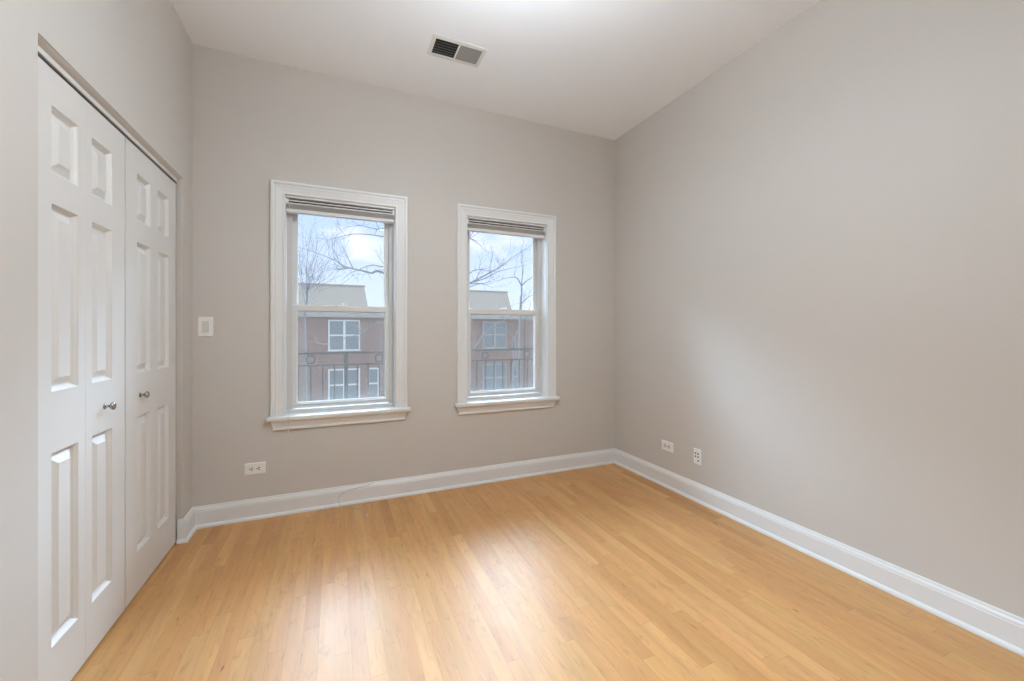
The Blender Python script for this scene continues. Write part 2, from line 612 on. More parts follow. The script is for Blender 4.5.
def make_window(name, cx, label):
    root = empty(name, (cx, YB, WZ0))
    tag(root, label, 'window', kind='structure')
    h = WZ1 - WZ0
    hw = WW / 2

    def L(nm, bm, mat, parent=None, **k):
        return link(nm, bm, mat, parent or root, **k)

    # casing on three sides, mitred
    bm = bmesh.new()
    sweep(bm, [(-hw, 0, 0), (-hw, 0, h), (hw, 0, h), (hw, 0, 0)], CAS, [(-1, 0, 0), (-1, 0, 1), (1, 0, 1), (1, 0, 0)], up=(0, -1, 0))
    L('casing', bm, M_TRIM)
    # stool with horns and a rounded nose
    bm = bmesh.new()
    box(bm, -hw + 0.0015, hw - 0.0015, -0.03, 0.085, -0.025, 0.0)
    box(bm, -hw - CASW - 0.020, hw + CASW + 0.020, -0.047, -0.0005, -0.0255, 0.0005, bev=0.006)
    L('stool', bm, M_TRIM)
    # apron: cove profile with returned ends
    bm = bmesh.new()
    ap = [(0.0, 0.030), (0.010, 0.030), (0.013, 0.027), (0.026, 0.0235), (0.040, 0.018), (0.050, 0.0155), (0.054, 0.017), (0.062, 0.017), (0.066, 0.012), (0.066, 0.0)]
    rows = []
    for dz, dd in ap:
        e = hw + CASW - 0.004 - (0.030 - max(dd, 0.012)) * 0.9
        rows.append([bm.verts.new(v) for v in ((-e, 0, -0.0255 - dz), (-e, -dd, -0.0255 - dz), (e, -dd, -0.0255 - dz), (e, 0, -0.0255 - dz))])
    for A, B in zip(rows, rows[1:]):
        for k in range(4):
            try:
                bm.faces.new((A[k], A[(k + 1) % 4], B[(k + 1) % 4], B[k]))
            except ValueError:
                pass
    bm.faces.new(rows[0])
    L('apron', bm, M_TRIM)
    # jamb boards lining the opening
    bm = bmesh.new()
    for s in (-1, 1):
        a, b = sorted((s * (hw - 0.0005), s * (hw - 0.004)))
        box(bm, a, b, 0.001, WT + 0.01, 0.0, h)
    box(bm, -hw, hw, 0.001, WT + 0.01, h - 0.014, h - 0.0005)
    L('jamb', bm, M_TRIM)
    # grey-white vinyl tracks either side, with guide ribs
    bm = bmesh.new()
    i = hw - 0.004
    for s in (-1, 1):
        for t0, y0, y1 in ((0.022, 0.0855, 0.1645), (0.031, 0.084, 0.090), (0.029, 0.121, 0.126), (0.031, 0.158, 0.166)):
            a, b = sorted((s * i, s * (i - t0)))
            box(bm, a, b, y0, y1, 0.012, h - 0.014)
    box(bm, -i + 0.0005, i - 0.0005, 0.0865, 0.1635, h - 0.028, h - 0.0145)
    L('track', bm, M_LINER)
    # sloped outer sill with the small step in front of the lower sash
    bm = bmesh.new()
    pr = [(0.080, 0.0), (0.080, 0.018), (0.086, 0.021), (0.088, 0.024), (0.130, 0.018), (WT + 0.05, 0.004), (WT + 0.05, -0.04), (0.080, -0.025)]
    A = [bm.verts.new((-hw + 0.001, y, z)) for y, z in pr]
    B = [bm.verts.new((hw - 0.001, y, z)) for y, z in pr]
    for k in range(len(pr)):
        k2 = (k + 1) % len(pr)
        bm.faces.new((A[k], A[k2], B[k2], B[k]))
    bm.faces.new(A[::-1]); bm.faces.new(B)
    L('sill', bm, M_VINYL)

    def sash(nm, x, y0, y1, z0, z1, st, br, tr):
        """a frame of mitred stiles and rails with a glazing bead"""
        bm = bmesh.new()
        # frame with a sloped inner bead: profile across the stile
        outer = [(-x, z0), (x, z0), (x, z1), (-x, z1)]
        inner = [(-x + st, z0 + br), (x - st, z0 + br), (x - st, z1 - tr), (-x + st, z1 - tr)]
        bead = [(px + (0.008 if px > 0 else -0.008), pz + (0.008 if pz > (z0 + z1) / 2 else -0.008)) for px, pz in inner]
        ym = (y0 + y1) / 2

        def ring(pts, y):
            return [bm.verts.new((px, y, pz)) for px, pz in pts]
        r0 = ring(outer, y1); r1 = ring(outer, y0 + 0.003)
        o2 = [(px - math.copysign(0.003, px), pz - (0.003 if pz > (z0 + z1) / 2 else -0.003)) for px, pz in outer]
        r2 = ring(o2, y0)
        r3 = ring(bead, y0); r4 = ring(inner, ym - 0.003); r5 = ring(inner, ym + 0.003); r6 = ring(bead, y1)
        seq = [r0, r1, r2, r3, r4, r5, r6, r0]
        for P, Q in zip(seq, seq[1:]):
            for k in range(4):
                k2 = (k + 1) % 4
                bm.faces.new((P[k], P[k2], Q[k2], Q[k]))
        o = L(nm, bm, M_VINYL)
        bm = bmesh.new()
        box(bm, -x + st - 0.004, x - st + 0.004, ym - 0.002, ym + 0.002, z0 + br - 0.004, z1 - tr + 0.004)
        link('pane', bm, M_GLASS, o)
        return o
    sx = i - 0.023
    z_m = 1.342 - WZ0
    up = sash('upper_sash', sx, 0.127, 0.157, z_m, h - 0.028, 0.040, 0.034, 0.040)
    lo = sash('lower_sash', sx + 0.005, 0.091, 0.120, 0.026, z_m + 0.040, 0.044, 0.042, 0.046)
    # lock on the meeting rail, tilt latches at its ends
    bm = bmesh.new()
    box(bm, -0.028, 0.028, 0.094, 0.119, z_m + 0.040, z_m + 0.046, bev=0.0015)
    lathe(bm, [(0, 0.012), (0.008, 0.011), (0.010, 0.0)], (0, 0.107, z_m + 0.046), (0, 0, 1), 14)
    box(bm, -0.004, 0.030, 0.098, 0.106, z_m + 0.048, z_m + 0.054, bev=0.001)
    link('sash_lock', bm, M_PLASTIC, lo)
    for s in (-1, 1):
        bm = bmesh.new()
        box(bm, s * (sx - 0.03) - 0.018, s * (sx - 0.03) + 0.018, 0.097, 0.112, z_m + 0.0395, z_m + 0.044, bev=0.001)
        link('tilt_latch', bm, M_PLASTIC, lo)
    # finger lift along the bottom rail
    bm = bmesh.new()
    box(bm, -sx + 0.02, sx - 0.02, 0.082, 0.0915, 0.052, 0.057, bev=0.001)
    link('lift_rail', bm, M_VINYL, lo)
    # insect screen outside the lower sash
    bm = bmesh.new()
    s0, s1, zz0, zz1 = -sx - 0.006, sx + 0.006, 0.020, z_m + 0.02
    for q in ((s0, s0 + 0.014, zz0, zz1), (s1 - 0.014, s1, zz0, zz1), (s0 + 0.014, s1 - 0.014, zz0, zz0 + 0.014), (s0 + 0.014, s1 - 0.014, zz1 - 0.014, zz1)):
        box(bm, q[0], q[1], 0.167, 0.175, q[2], q[3])
    sc = L('insect_screen', bm, M_VINYL)
    bm = bmesh.new()
    vv = [bm.verts.new(p) for p in ((s0 + 0.007, 0.171, zz0 + 0.007), (s1 - 0.007, 0.171, zz0 + 0.007), (s1 - 0.007, 0.171, zz1 - 0.007), (s0 + 0.007, 0.171, zz1 - 0.007))]
    bm.faces.new(vv)
    link('screen_mesh', bm, M_SCREEN, sc)
    return root


make_window('window_1', WIN[0], 'white framed double-hung window nearer the closet doors')
make_window('window_2', WIN[1], 'white framed double-hung window nearer the bare wall with two outlets')


# ------------------------------------------------------------------ raised blinds at the head of each window
def make_blind(cx, label, cord):
    root = empty('window_blind', (cx, YB, WZ1))
    tag(root, label, 'blind', 'raised blinds in the window heads')
    x = WW / 2 - 0.006
    # headrail: channel with two dark grooves
    bm = bmesh.new()
    box(bm, -x, x, 0.030, 0.062, -0.050, -0.016)
    box(bm, -x, x, 0.017, 0.0305, -0.0315, -0.0240, bev=0.001)
    box(bm, -x, x, 0.017, 0.0305, -0.0505, -0.0425, bev=0.001)
    link('headrail', bm, [M_BLINDW], root)
    bm = bmesh.new()
    for z0, z1 in ((-0.0238, -0.0162), (-0.0423, -0.0317)):
        box(bm, -x + 0.001, x - 0.001, 0.0255, 0.0302, z0, z1)
    link('groove', bm, M_SLOT, root)
    # gathered pleats
    bm = bmesh.new()
    pr = []
    n = 5
    z0, z1 = -0.052, -0.083
    for k in range(n + 1):
        z = z0 + (z1 - z0) * k / n
        pr.append((0.020, z))
        if k < n:
            pr.append((0.024, z + (z1 - z0) / n / 2))
    pr += [(0.058, z1), (0.058, z0)]
    A = [bm.verts.new((-x + 0.004, y, z)) for y, z in pr]
    B = [bm.verts.new((x - 0.004, y, z)) for y, z in pr]
    for k in range(len(pr)):
        k2 = (k + 1) % len(pr)
        bm.faces.new((A[k], A[k2], B[k2], B[k]))
    bm.faces.new(A[::-1]); bm.faces.new(B)
    link('pleats', bm, M_BLINDF, root)
    bm = bmesh.new()
    box(bm, -x, x, 0.016, 0.062, -0.1045, -0.0835, bev=0.003)
    link('bottom_rail', bm, M_BLINDW, root)
    for s in (-1, 1):
        bm = bmesh.new()
        a, b = sorted((s * (x + 0.0005), s * (x - 0.012)))
        box(bm, a, b, 0.015, 0.064, -0.0515, -0.0155, bev=0.001)
        link('end_bracket', bm, M_PLASTIC, root)
    if cord:
        bm = bmesh.new()
        cxx = -0.330
        pts = [(cxx, 0.016, -0.045), (cxx, 0.010, -0.30), (cxx + 0.002, -0.020, -0.80), (cxx + 0.001, -0.046, -1.38), (cxx, -0.0505, -1.452), (cxx, -0.0505, -1.49), (cxx, -0.049, -1.540)]
        tube(bm, pts, 0.0013, 6)
        c = link('pull_cord', bm, M_CORD, root)
        bm = bmesh.new()
        lathe(bm, [(0, 0.0015), (0.004, 0.0035), (0.014, 0.0055), (0.018, 0.005), (0.019, 0.0)], (cxx, -0.049, -1.538), (0, 0, -1), 12)
        link('tassel', bm, M_PLASTIC, c)
    return root


make_blind(WIN[0], 'raised pleated blind with a cord hanging past the sill, in the window nearer the closet', True)
make_blind(WIN[1], 'raised pleated blind without a hanging cord, in the window nearer the room corner', False)

# ------------------------------------------------------------------ closet: two bifold doors of two leaves
LEAF = (2.8690 - 1.6600 - 0.010) / 4
DZ0, DZ1 = 0.010, 2.034
PZ = [(0.195, 0.812), (1.008, 1.606), (1.705, 1.918)]
RAISED = [(0.0, 0.0), (0.002, 0.0035), (0.008, 0.0100), (0.012, 0.0165), (0.017, 0.0170), (0.040, 0.0040), (0.042, 0.0025)]


def leaf_mesh(ya, yb, pa, pb):
    """one leaf; ya..yb its width along y, pa..pb the panels' width; face looks toward +x"""
    bm = bmesh.new()
    g = 0.0003
    ya += g; yb -= g
    us = [ya, pa, pb, yb]
    vs = [DZ0] + [z for q in PZ for z in q] + [DZ1]
    T = 0.036
    P = lambda y, z, d: bm.verts.new((DP - d, y, z))
    ed = 0.0006
    for i in range(3):
        for j in range(len(vs) - 1):
            if i == 1 and j % 2 == 1:
                continue
            y0 = us[i] + (ed if i == 0 else 0); y1 = us[i + 1] - (ed if i == 2 else 0)
            z0 = vs[j] + (ed if j == 0 else 0); z1 = vs[j + 1] - (ed if j == len(vs) - 2 else 0)
            bm.faces.new((P(y0, z0, 0), P(y1, z0, 0), P(y1, z1, 0), P(y0, z1, 0)))
    for z0, z1 in PZ:
        prev = None
        for ins, d in RAISED:
            r = [P(pa + ins, z0 + ins, d), P(pb - ins, z0 + ins, d), P(pb - ins, z1 - ins, d), P(pa + ins, z1 - ins, d)]
            if prev:
                for k in range(4):
                    bm.faces.new((prev[k], prev[(k + 1) % 4], r[(k + 1) % 4], r[k]))
            prev = r
        bm.faces.new(prev)
    # eased edge, sides and back
    q0 = [(ya + ed, DZ0 + ed), (yb - ed, DZ0 + ed), (yb - ed, DZ1 - ed), (ya + ed, DZ1 - ed)]
    q1 = [(ya, DZ0), (yb, DZ0), (yb, DZ1), (ya, DZ1)]
    rings = [[P(y, z, 0) for y, z in q0], [P(y, z, ed) for y, z in q1], [P(y, z, T) for y, z in q1]]
    for A, B in zip(rings, rings[1:]):
        for k in range(4):
            bm.faces.new((A[k], A[(k + 1) % 4], B[(k + 1) % 4], B[k]))
    bm.faces.new(rings[2])
    return bm


def bifold(name, y0, knob_leaf, knob_y, label):
    root = empty(name, (DP, y0 + LEAF, 0.0))
    tag(root, label, 'closet door', kind='structure')
    for k in range(2):
        ya = y0 + LEAF * k
        yb = ya + LEAF
        wide, narrow = 0.108, 0.044
        pa, pb = (ya + wide, yb - narrow) if k == 0 else (ya + narrow, yb - wide)
        bm = leaf_mesh(ya, yb, pa, pb)
        bmesh.ops.translate(bm, verts=bm.verts, vec=-root.location)
        lf = link('door_leaf', bm, M_DOOR, root)
        if k == knob_leaf:
            bm = bmesh.new()
            lathe(bm, [(0.0, 0.0115), (0.002, 0.0120), (0.004, 0.0105), (0.006, 0.0065), (0.009, 0.0048), (0.014, 0.0048), (0.018, 0.0085), (0.021, 0.0135),
                       (0.025, 0.0158), (0.029, 0.0150), (0.032, 0.0115), (0.034, 0.0)], Vector((DP, knob_y, 0.907)) - root.location, (1, 0, 0), 24)
            link('knob', bm, M_STEEL, lf, smooth=True, auto=50)
    # hinges between the two leaves, on the closet side
    for z in (0.25, 1.02, 1.80):
        bm = bmesh.new()
        box(bm, -0.038, -0.0345, -0.03, 0.03, z - 0.035, z + 0.035)
        link('hinge', bm, M_STEEL, root)


bifold('door_1', 1.660, 1, 2.092, 'white six-panel bifold closet door nearer the viewer')
bifold('door_2', 1.660 + 2 * LEAF + 0.010, 0, 2.408, 'white six-panel bifold closet door nearer the window wall')

# ------------------------------------------------------------------ switch and outlets
def plate(bm, w_, h_, d_=0.006):
    """cover plate in the XZ plane, standing out toward -y"""
    a, b = w_ / 2, h_ / 2
    e = 0.004
    r = []
    for ins, y in ((0, 0), (0, -0.002), (e * 0.5, -d_ * 0.8), (e, -d_)):
        r.append([bm.verts.new((sx * (a - ins), y, sz * (b - ins))) for sx, sz in ((-1, -1), (1, -1), (1, 1), (-1, 1))])
    for A, B in zip(r, r[1:]):
        for k in range(4):
            bm.faces.new((A[k], A[(k + 1) % 4], B[(k + 1) % 4], B[k]))
    bm.faces.new(r[0][::-1]); bm.faces.new(r[-1])


def screw(root, x, z, d):
    bm = bmesh.new()
    lathe(bm, [(0, 0.0032), (0.0008, 0.003), (0.0012, 0.0)], (x, -d, z), (0, -1, 0), 10)
    link('screw', bm, M_OFFWHITE, root)


# dimmer / rocker switch beside the closet
root = empty('light_switch', (-0.730, YB, 1.2275))
tag(root, 'white rocker light switch on the wall between closet and window', 'switch')
bm = bmesh.new(); plate(bm, 0.076, 0.122, 0.0065)
link('cover_plate', bm, M_PLASTIC, root)
bm = bmesh.new()
box(bm, -0.0175, 0.0175, -0.0075, -0.006, -0.0345, 0.0345)
link('rocker_frame', bm, M_LINER, root)
bm = bmesh.new()
vsr = [(-0.0155, -0.0325), (0.0155, -0.0325), (0.0155, 0.0), (-0.0155, 0.0), (0.0155, 0.0325), (-0.0155, 0.0325)]
F = [bm.verts.new((x, y, z)) for (x, z), y in zip(vsr, (-0.0115, -0.0115, -0.009, -0.009, -0.0085, -0.0085))]
Bk = [bm.verts.new((x, -0.0065, z)) for x, z in vsr]
for q in ((0, 1, 2, 3), (3, 2, 4, 5)):
    bm.faces.new([F[i] for i in q]); bm.faces.new([Bk[i] for i in q][::-1])
for a, b in ((0, 1), (1, 2), (2, 4), (4, 5), (5, 3), (3, 0)):
    bm.faces.new((F[a], F[b], Bk[b], Bk[a]))
link('rocker', bm, M_OFFWHITE, root)
for z in (-0.048, 0.048):
    screw(root, 0, z, 0.0065)


def outlet(loc, rz, tilt, label, dark, w_=0.074, h_=0.118):
    """duplex receptacle; tilt=True lays it on its side"""
    root = empty('wall_outlet', loc, rz)
    tag(root, label, 'outlet', 'wall outlets above the baseboards')
    rot = Matrix.Rotation(PI / 2, 4, 'Y') if tilt else Matrix.Identity(4)

    def L(nm, bm, mat, parent):
        bmesh.ops.transform(bm, matrix=rot, verts=bm.verts)
        return link(nm, bm, mat, parent)
    bm = bmesh.new(); plate(bm, w_, h_)
    L('cover_plate', bm, M_PLASTIC, root)
    for s in (-1, 1):
        bm = bmesh.new()
        n = 20
        pts = []
        for k in range(n):
            a = 2 * PI * k / n
            pts.append((max(-0.0145, min(0.0145, 0.0172 * math.cos(a))), s * 0.0195 + 0.0172 * math.sin(a) * 0.85))
        A = [bm.verts.new((x, -0.005, z)) for x, z in pts]
        B = [bm.verts.new((x, -0.0078, z)) for x, z in pts]
        for k in range(n):
            bm.faces.new((A[k], A[(k + 1) % n], B[(k + 1) % n], B[k]))
        bm.faces.new(B)
        rc_ = L('receptacle', bm, M_PLASTIC if dark else M_OFFWHITE, root)
        wd = 0.0030 if dark else 0.0014
        bm = bmesh.new()
        box(bm, -0.0068 - wd, -0.0068 + wd, -0.0082, -0.0070, s * 0.0195 - 0.001, s * 0.0195 + 0.009)
        box(bm, 0.0068 - wd, 0.0068 + wd, -0.0082, -0.0070, s * 0.0195 - 0.001, s * 0.0195 + 0.008)
        L('slot', bm, M_SLOT, rc_)
        bm = bmesh.new()
        lathe(bm, [(0, 0.0042 if dark else 0.003), (0.0012, 0.0042 if dark else 0.003)], (0, -0.0070, s * 0.0195 - 0.0075), (0, -1, 0), 12)
        L('ground_hole', bm, M_SLOT, rc_)
    bm = bmesh.new()
    lathe(bm, [(0, 0.0035), (0.001, 0.003), (0.0014, 0.0)], (0, -0.006, 0), (0, -1, 0), 10)
    L('screw', bm, M_OFFWHITE, root)
    return root


outlet((-0.4685, YB, 0.3195), 0, True, 'white sideways outlet under the window wall, between closet and first window', True)
outlet((XR, 2.406, 0.3135), -PI / 2, True, 'white sideways outlet on the bare wall, nearer the corner', False)
# upright plate with square jacks
root = empty('wall_outlet', (XR, 2.122, 0.3130), -PI / 2)
tag(root, 'white upright jack plate with dark square sockets on the bare wall', 'outlet', 'wall outlets above the baseboards')
bm = bmesh.new(); plate(bm, 0.063, 0.109)
link('cover_plate', bm, M_PLASTIC, root)
for jx, jz in ((-0.013, 0.022), (0.010, 0.022), (-0.013, 0.0), (0.010, 0.0), (0.010, -0.027)):
    bm = bmesh.new()
    for q in ((-0.0085, -0.0062, -0.0085, 0.0085), (0.0062, 0.0085, -0.0085, 0.0085), (-0.0062, 0.0062, -0.0085, -0.0062), (-0.0062, 0.0062, 0.0062, 0.0085)):
        box(bm, jx + q[0], jx + q[1], -0.0078, -0.0055, jz + q[2], jz + q[3])
    jk = link('jack', bm, M_PLASTIC, root)
    bm = bmesh.new()
    box(bm, jx - 0.0061, jx + 0.0061, -0.0066, -0.0056, jz - 0.0061, jz + 0.0061)
    link('socket', bm, M_SLOT, jk)
for z in (-0.048, 0.048):
    screw(root, 0, z, 0.006)

# ------------------------------------------------------------------ ceiling vent
root = empty('ceiling_vent', ((VX0 + VX1) / 2, (VY0 + VY1) / 2, H))
tag(root, 'white rectangular ceiling vent with two banks of grey louvers', 'vent')
a, b = (VX1 - VX0) / 2, (VY1 - VY0) / 2
ia, ib = 0.146, 0.070
bm = bmesh.new()
r = []
for (x, y, z) in ((a, b, 0.0), (a, b, -0.002), (a - 0.003, b - 0.003, -0.0035), (ia + 0.002, ib + 0.002, -0.0055), (ia, ib, -0.0055), (ia, ib, 0.0)):
    r.append([bm.verts.new((sx * x, sy * y, z)) for sx, sy in ((-1, -1), (1, -1), (1, 1), (-1, 1))])
for A, B in zip(r, r[1:]):
    for k in range(4):
        bm.faces.new((A[k], A[(k + 1) % 4], B[(k + 1) % 4], B[k]))
link('frame', bm, M_VENT, root)
bm = bmesh.new()
box(bm, -0.0045, 0.0045, -ib, ib, -0.006, -0.0008)
link('centre_bar', bm, M_VENT, root)
for s, ang, nsl in ((-1, 33, 6), (1, -42, 8)):
    bm = bmesh.new()
    for k in range(nsl):
        y = -ib + (k + 0.5) * 2 * ib / nsl
        c, sn = math.cos(math.radians(ang)), math.sin(math.radians(ang))
        x0, x1 = sorted((s * 0.0040, s * (ia + 0.0005)))
        hw_, th = (0.0120 if s < 0 else 0.0105), 0.0006
        vv = []
        for x in (x0, x1):
            for p, q in ((-hw_, -th), (hw_, -th), (hw_, th), (-hw_, th)):
                vv.append(bm.verts.new((x, y + p * c - q * sn, 0.0045 + p * sn + q * c)))
        for q in ((0, 1, 2, 3), (7, 6, 5, 4), (0, 4, 5, 1), (1, 5, 6, 2), (2, 6, 7, 3), (3, 7, 4, 0)):
            bm.faces.new([vv[i] for i in q])
    link('louver_bank', bm, M_SLAT, root)
bm = bmesh.new()
da, db = 0.1475, 0.0715
lo = [bm.verts.new((sx * da, sy * db, 0.001)) for sx, sy in ((-1, -1), (1, -1), (1, 1), (-1, 1))]
hi = [bm.verts.new((sx * da, sy * db, 0.115)) for sx, sy in ((-1, -1), (1, -1), (1, 1), (-1, 1))]
for k in range(4):
    bm.faces.new((lo[k], lo[(k + 1) % 4], hi[(k + 1) % 4], hi[k]))
bm.faces.new(hi)
link('duct', bm, M_DUCT, root)

# ------------------------------------------------------------------ flush ceiling lamp (just above the frame)
root = empty('ceiling_light', (0.60, 1.20, H))
tag(root, 'semi-flush ceiling lamp with a white glass bowl on a nickel stem', 'lamp')
bm = bmesh.new()
lathe(bm, [(0, 0.065), (0.012, 0.065), (0.022, 0.05), (0.026, 0.012), (0.51, 0.010), (0.51, 0.0)], (0, 0, 0), (0, 0, -1), 32)
link('stem', bm, M_STEEL, root, smooth=True, auto=40)
bm = bmesh.new()
prof = [(0.41 + 0.11 * math.sin(t * PI / 2 / 10), 0.19 * math.cos(t * PI / 2 / 10)) for t in range(10)] + [(0.52, 0.0)]
lathe(bm, [(0.41, 0.0)] + prof, (0, 0, 0), (0, 0, -1), 40)
link('glass_bowl', bm, emit_mat('lamp_glass', (0.885, 0.99, 1.085), LAMP), root, smooth=True, auto=50)
bm = bmesh.new()
lathe(bm, [(0.518, 0.012), (0.528, 0.012), (0.538, 0.006), (0.542, 0.0)], (0, 0, 0), (0, 0, -1), 20)
link('finial', bm, M_STEEL, root, smooth=True, auto=40)

# ------------------------------------------------------------------ thin loose wire over the baseboard onto the floor
def smooth_path(P, n=8):
    P = [Vector(p) for p in P]
    out_ = []
    Q = [P[0]] + P + [P[-1]]
    for i in range(1, len(Q) - 2):
        for k in range(n):
            t = k / n
            p0, p1, p2, p3 = Q[i - 1:i + 3]
            out_.append(0.5 * ((2 * p1) + (p2 - p0) * t + (2 * p0 - 5 * p1 + 4 * p2 - p3) * t * t + (3 * p1 - p0 - 3 * p2 + p3) * t ** 3))
    out_.append(P[-1])
    return out_


root = empty('loose_wire', (0.06, YB - 0.06, 0))
tag(root, 'thin loose grey wire curling over the baseboard onto the floor', 'wire')
yf = YB - 0.0185
pts = [(0.255, YB - 0.009, 0.1245), (0.215, yf, 0.117), (0.13, yf, 0.104), (0.055, yf, 0.086), (0.025, yf - 0.001, 0.055), (0.028, YB - 0.031, 0.022), (0.040, YB - 0.040, 0.006), (0.060, 3.008, 0.002),
       (0.125, 2.950, 0.002), (0.170, 2.885, 0.002), (0.190, 2.812, 0.002)]
bm = bmesh.new()
tube(bm, [Vector(p) - root.location for p in smooth_path(pts)], 0.0014, 6)
link('strand', bm, M_WIRE, root, smooth=True)
bm = bmesh.new()
tube(bm, [Vector(p) - root.location for p in ((0.190, 2.814, 0.003), (0.193, 2.798, 0.003))], [0.0035, 0.003], 8)
link('tip', bm, M_PLASTIC, root)


# ------------------------------------------------------------------ outside: where a line of sight through pixel (u, v) meets the plane y = Y
def at(u, v, Y):
    r = (u - 512) / FPX
    s, c = math.sin(YAW), math.cos(YAW)
    dx, dy, dz = s + r * c, c - r * s, (HOR - v) / FPX
    return Vector((dx / dy * Y, Y, EYE + dz / dy * Y))


# balcony railing
RY = 4.10
root = empty('balcony_railing', (0.9, RY, -0.05))
tag(root, 'black iron balcony railing with rings, outside both windows', 'railing')
RX0, RX1, SP = -1.58, 3.55, 0.0985


def rl(nm, bm, mat=M_RAIL, parent=None):
    bmesh.ops.translate(bm, verts=bm.verts, vec=-Vector((0.9, RY, -0.05)))
    return link(nm, bm, mat, parent or root)


bm = bmesh.new(); box(bm, RX0, RX1, RY - 0.022, RY + 0.022, 0.992, 1.012, bev=0.003); rl('top_rail', bm)
bm = bmesh.new(); box(bm, RX0, RX1, RY - 0.010, RY + 0.010, 0.886, 0.898); rl('middle_rail', bm)
bm = bmesh.new(); box(bm, RX0, RX1, RY - 0.012, RY + 0.012, 0.050, 0.066); rl('bottom_rail', bm)
k = 0
posts, rings = {3, -11, 11, 26, 35}, {0, 6, 17, 22, -6, 28}
for k in range(-13, 36):
    x = -0.199 + SP * k
    bm = bmesh.new()
    if k in posts:
        box(bm, x - 0.016, x + 0.016, RY - 0.016, RY + 0.016, -0.05, 0.992)
        rl('post', bm)
        continue
    box(bm, x - 0.0055, x + 0.0055, RY - 0.0055, RY + 0.0055, 0.066, 0.886)
    rl('baluster', bm)
    if k in rings:
        bm = bmesh.new()
        cz, R0, r0 = 0.945, 0.0360, 0.0062
        A = []
        for i in range(28):
            t = 2 * PI * i / 28
            A.append([bm.verts.new((x + (R0 + r0 * math.cos(q * PI / 3)) * math.cos(t), RY + r0 * math.sin(q * PI / 3), cz + (R0 + r0 * math.cos(q * PI / 3)) * math.sin(t))) for q in range(6)])
        for i in range(28):
            for q in range(6):
                bm.faces.new((A[i][q], A[(i + 1) % 28][q], A[(i + 1) % 28][(q + 1) % 6], A[i][(q + 1) % 6]))
        rl('ring', bm)

bm = bmesh.new()
box(bm, RX0 - 0.05, RX1 + 0.05, YB + WT + 0.001, RY + 0.08, -0.20, -0.05)
tag(link('balcony_slab', bm, M_SLAB), 'concrete balcony slab outside the windows under the black railing', 'balcony', kind='structure')

bm = bmesh.new()
box(bm, -60, 80, YB + WT + 0.3, 70, -7.3, -7.0)
tag(link('street_ground', bm, M_ASPHALT), 'grey street far below, between the windows and the brick houses', 'street', kind='structure')

# brick row houses across the street
HY = 20.0


def house(x0, label, frame, roof_x=0.85):
    root = empty('row_house', (x0, HY, -7.0))
    tag(root, label, 'house', 'brick row houses across the street')
    w_ = 7.27

    def L(nm, bm, mat, parent=None):
        return link(nm, bm, mat, parent or root)
    top = 8.85                                   # eaves
    bm = bmesh.new(); box(bm, 0, w_ - 0.01, 0, 9, 0, top); L('wall', bm, M_BRICK)
    bm = bmesh.new(); box(bm, 0, w_ - 0.01, -0.18, 0.0, top - 0.02, top + 0.16); L('cornice', bm, M_STONE)
    # low parapet and the tall mansard block with raked sides
    bm = bmesh.new(); box(bm, 0, w_ - 0.01, 0.05, 8.5, top, top + 0.42); L('parapet', bm, M_SHINGLE)
    bm = bmesh.new()
    z0, z1 = top + 0.16, 10.31
    lo = [(roof_x, 0.02), (6.62, 0.02), (6.62, 7), (roof_x, 7)]
    hi = [(roof_x + 0.25, 0.35), (6.42, 0.35), (6.42, 7), (roof_x + 0.25, 7)]
    A = [bm.verts.new((x, y, z0)) for x, y in lo]
    B = [bm.verts.new((x, y, z1)) for x, y in hi]
    for k in range(4):
        bm.faces.new((A[k], A[(k + 1) % 4], B[(k + 1) % 4], B[k]))
    bm.faces.new(B)
    rf = L('mansard_roof', bm, M_SHINGLE)
    bm = bmesh.new(); box(bm, roof_x + 0.20, 6.47, 0.30, 6.9, z1, z1 + 0.05); link('coping', bm, M_SHINGLE, rf)

    def win(xa, xb, za, zb, mull=True):
        bm = bmesh.new()
        f = 0.065
        for q in ((xa, xa + f, za, zb), (xb - f, xb, za, zb), (xa + f, xb - f, za, za + f), (xa + f, xb - f, zb - f, zb)):
            box(bm, q[0], q[1], -0.05, 0.02, q[2], q[3])
        if mull:
            xm = (xa + xb) / 2
            box(bm, xm - 0.05, xm + 0.05, -0.05, 0.02, za + f, zb - f)
        zm = (za + zb) / 2
        box(bm, xa + f, xb - f, -0.04, 0.02, zm - 0.035, zm + 0.035)
        wf = L('window', bm, frame)
        bm = bmesh.new(); box(bm, xa + f, xb - f, -0.015, 0.0, za + f, zb - f); link('pane', bm, M_DARKGLASS, wf)
        bm = bmesh.new(); box(bm, xa - 0.08, xb + 0.08, -0.10, 0.01, za - 0.14, za); link('sill', bm, M_STONE, wf)
    for za, zb in ((7.32, 8.72), (5.05, 6.50), (2.2, 3.7)):
        win(4.88, 6.22, za, zb)
        win(2.05, 3.35, za, zb)
    win(6.55, 7.05, 5.05, 6.50, False)
    win(0.55, 1.15, 5.05, 6.50, False)
    return root


house(-5.15, 'red brick row house with grey mansard roof, behind the window nearer the closet', M_WHITEWOOD)
house(2.15, 'red brick row house with grey mansard roof, behind the window nearer the corner', M_GREYWOOD)
house(9.45, 'red brick row house past the far edge of the window nearer the corner', M_GREYWOOD, 3.6)


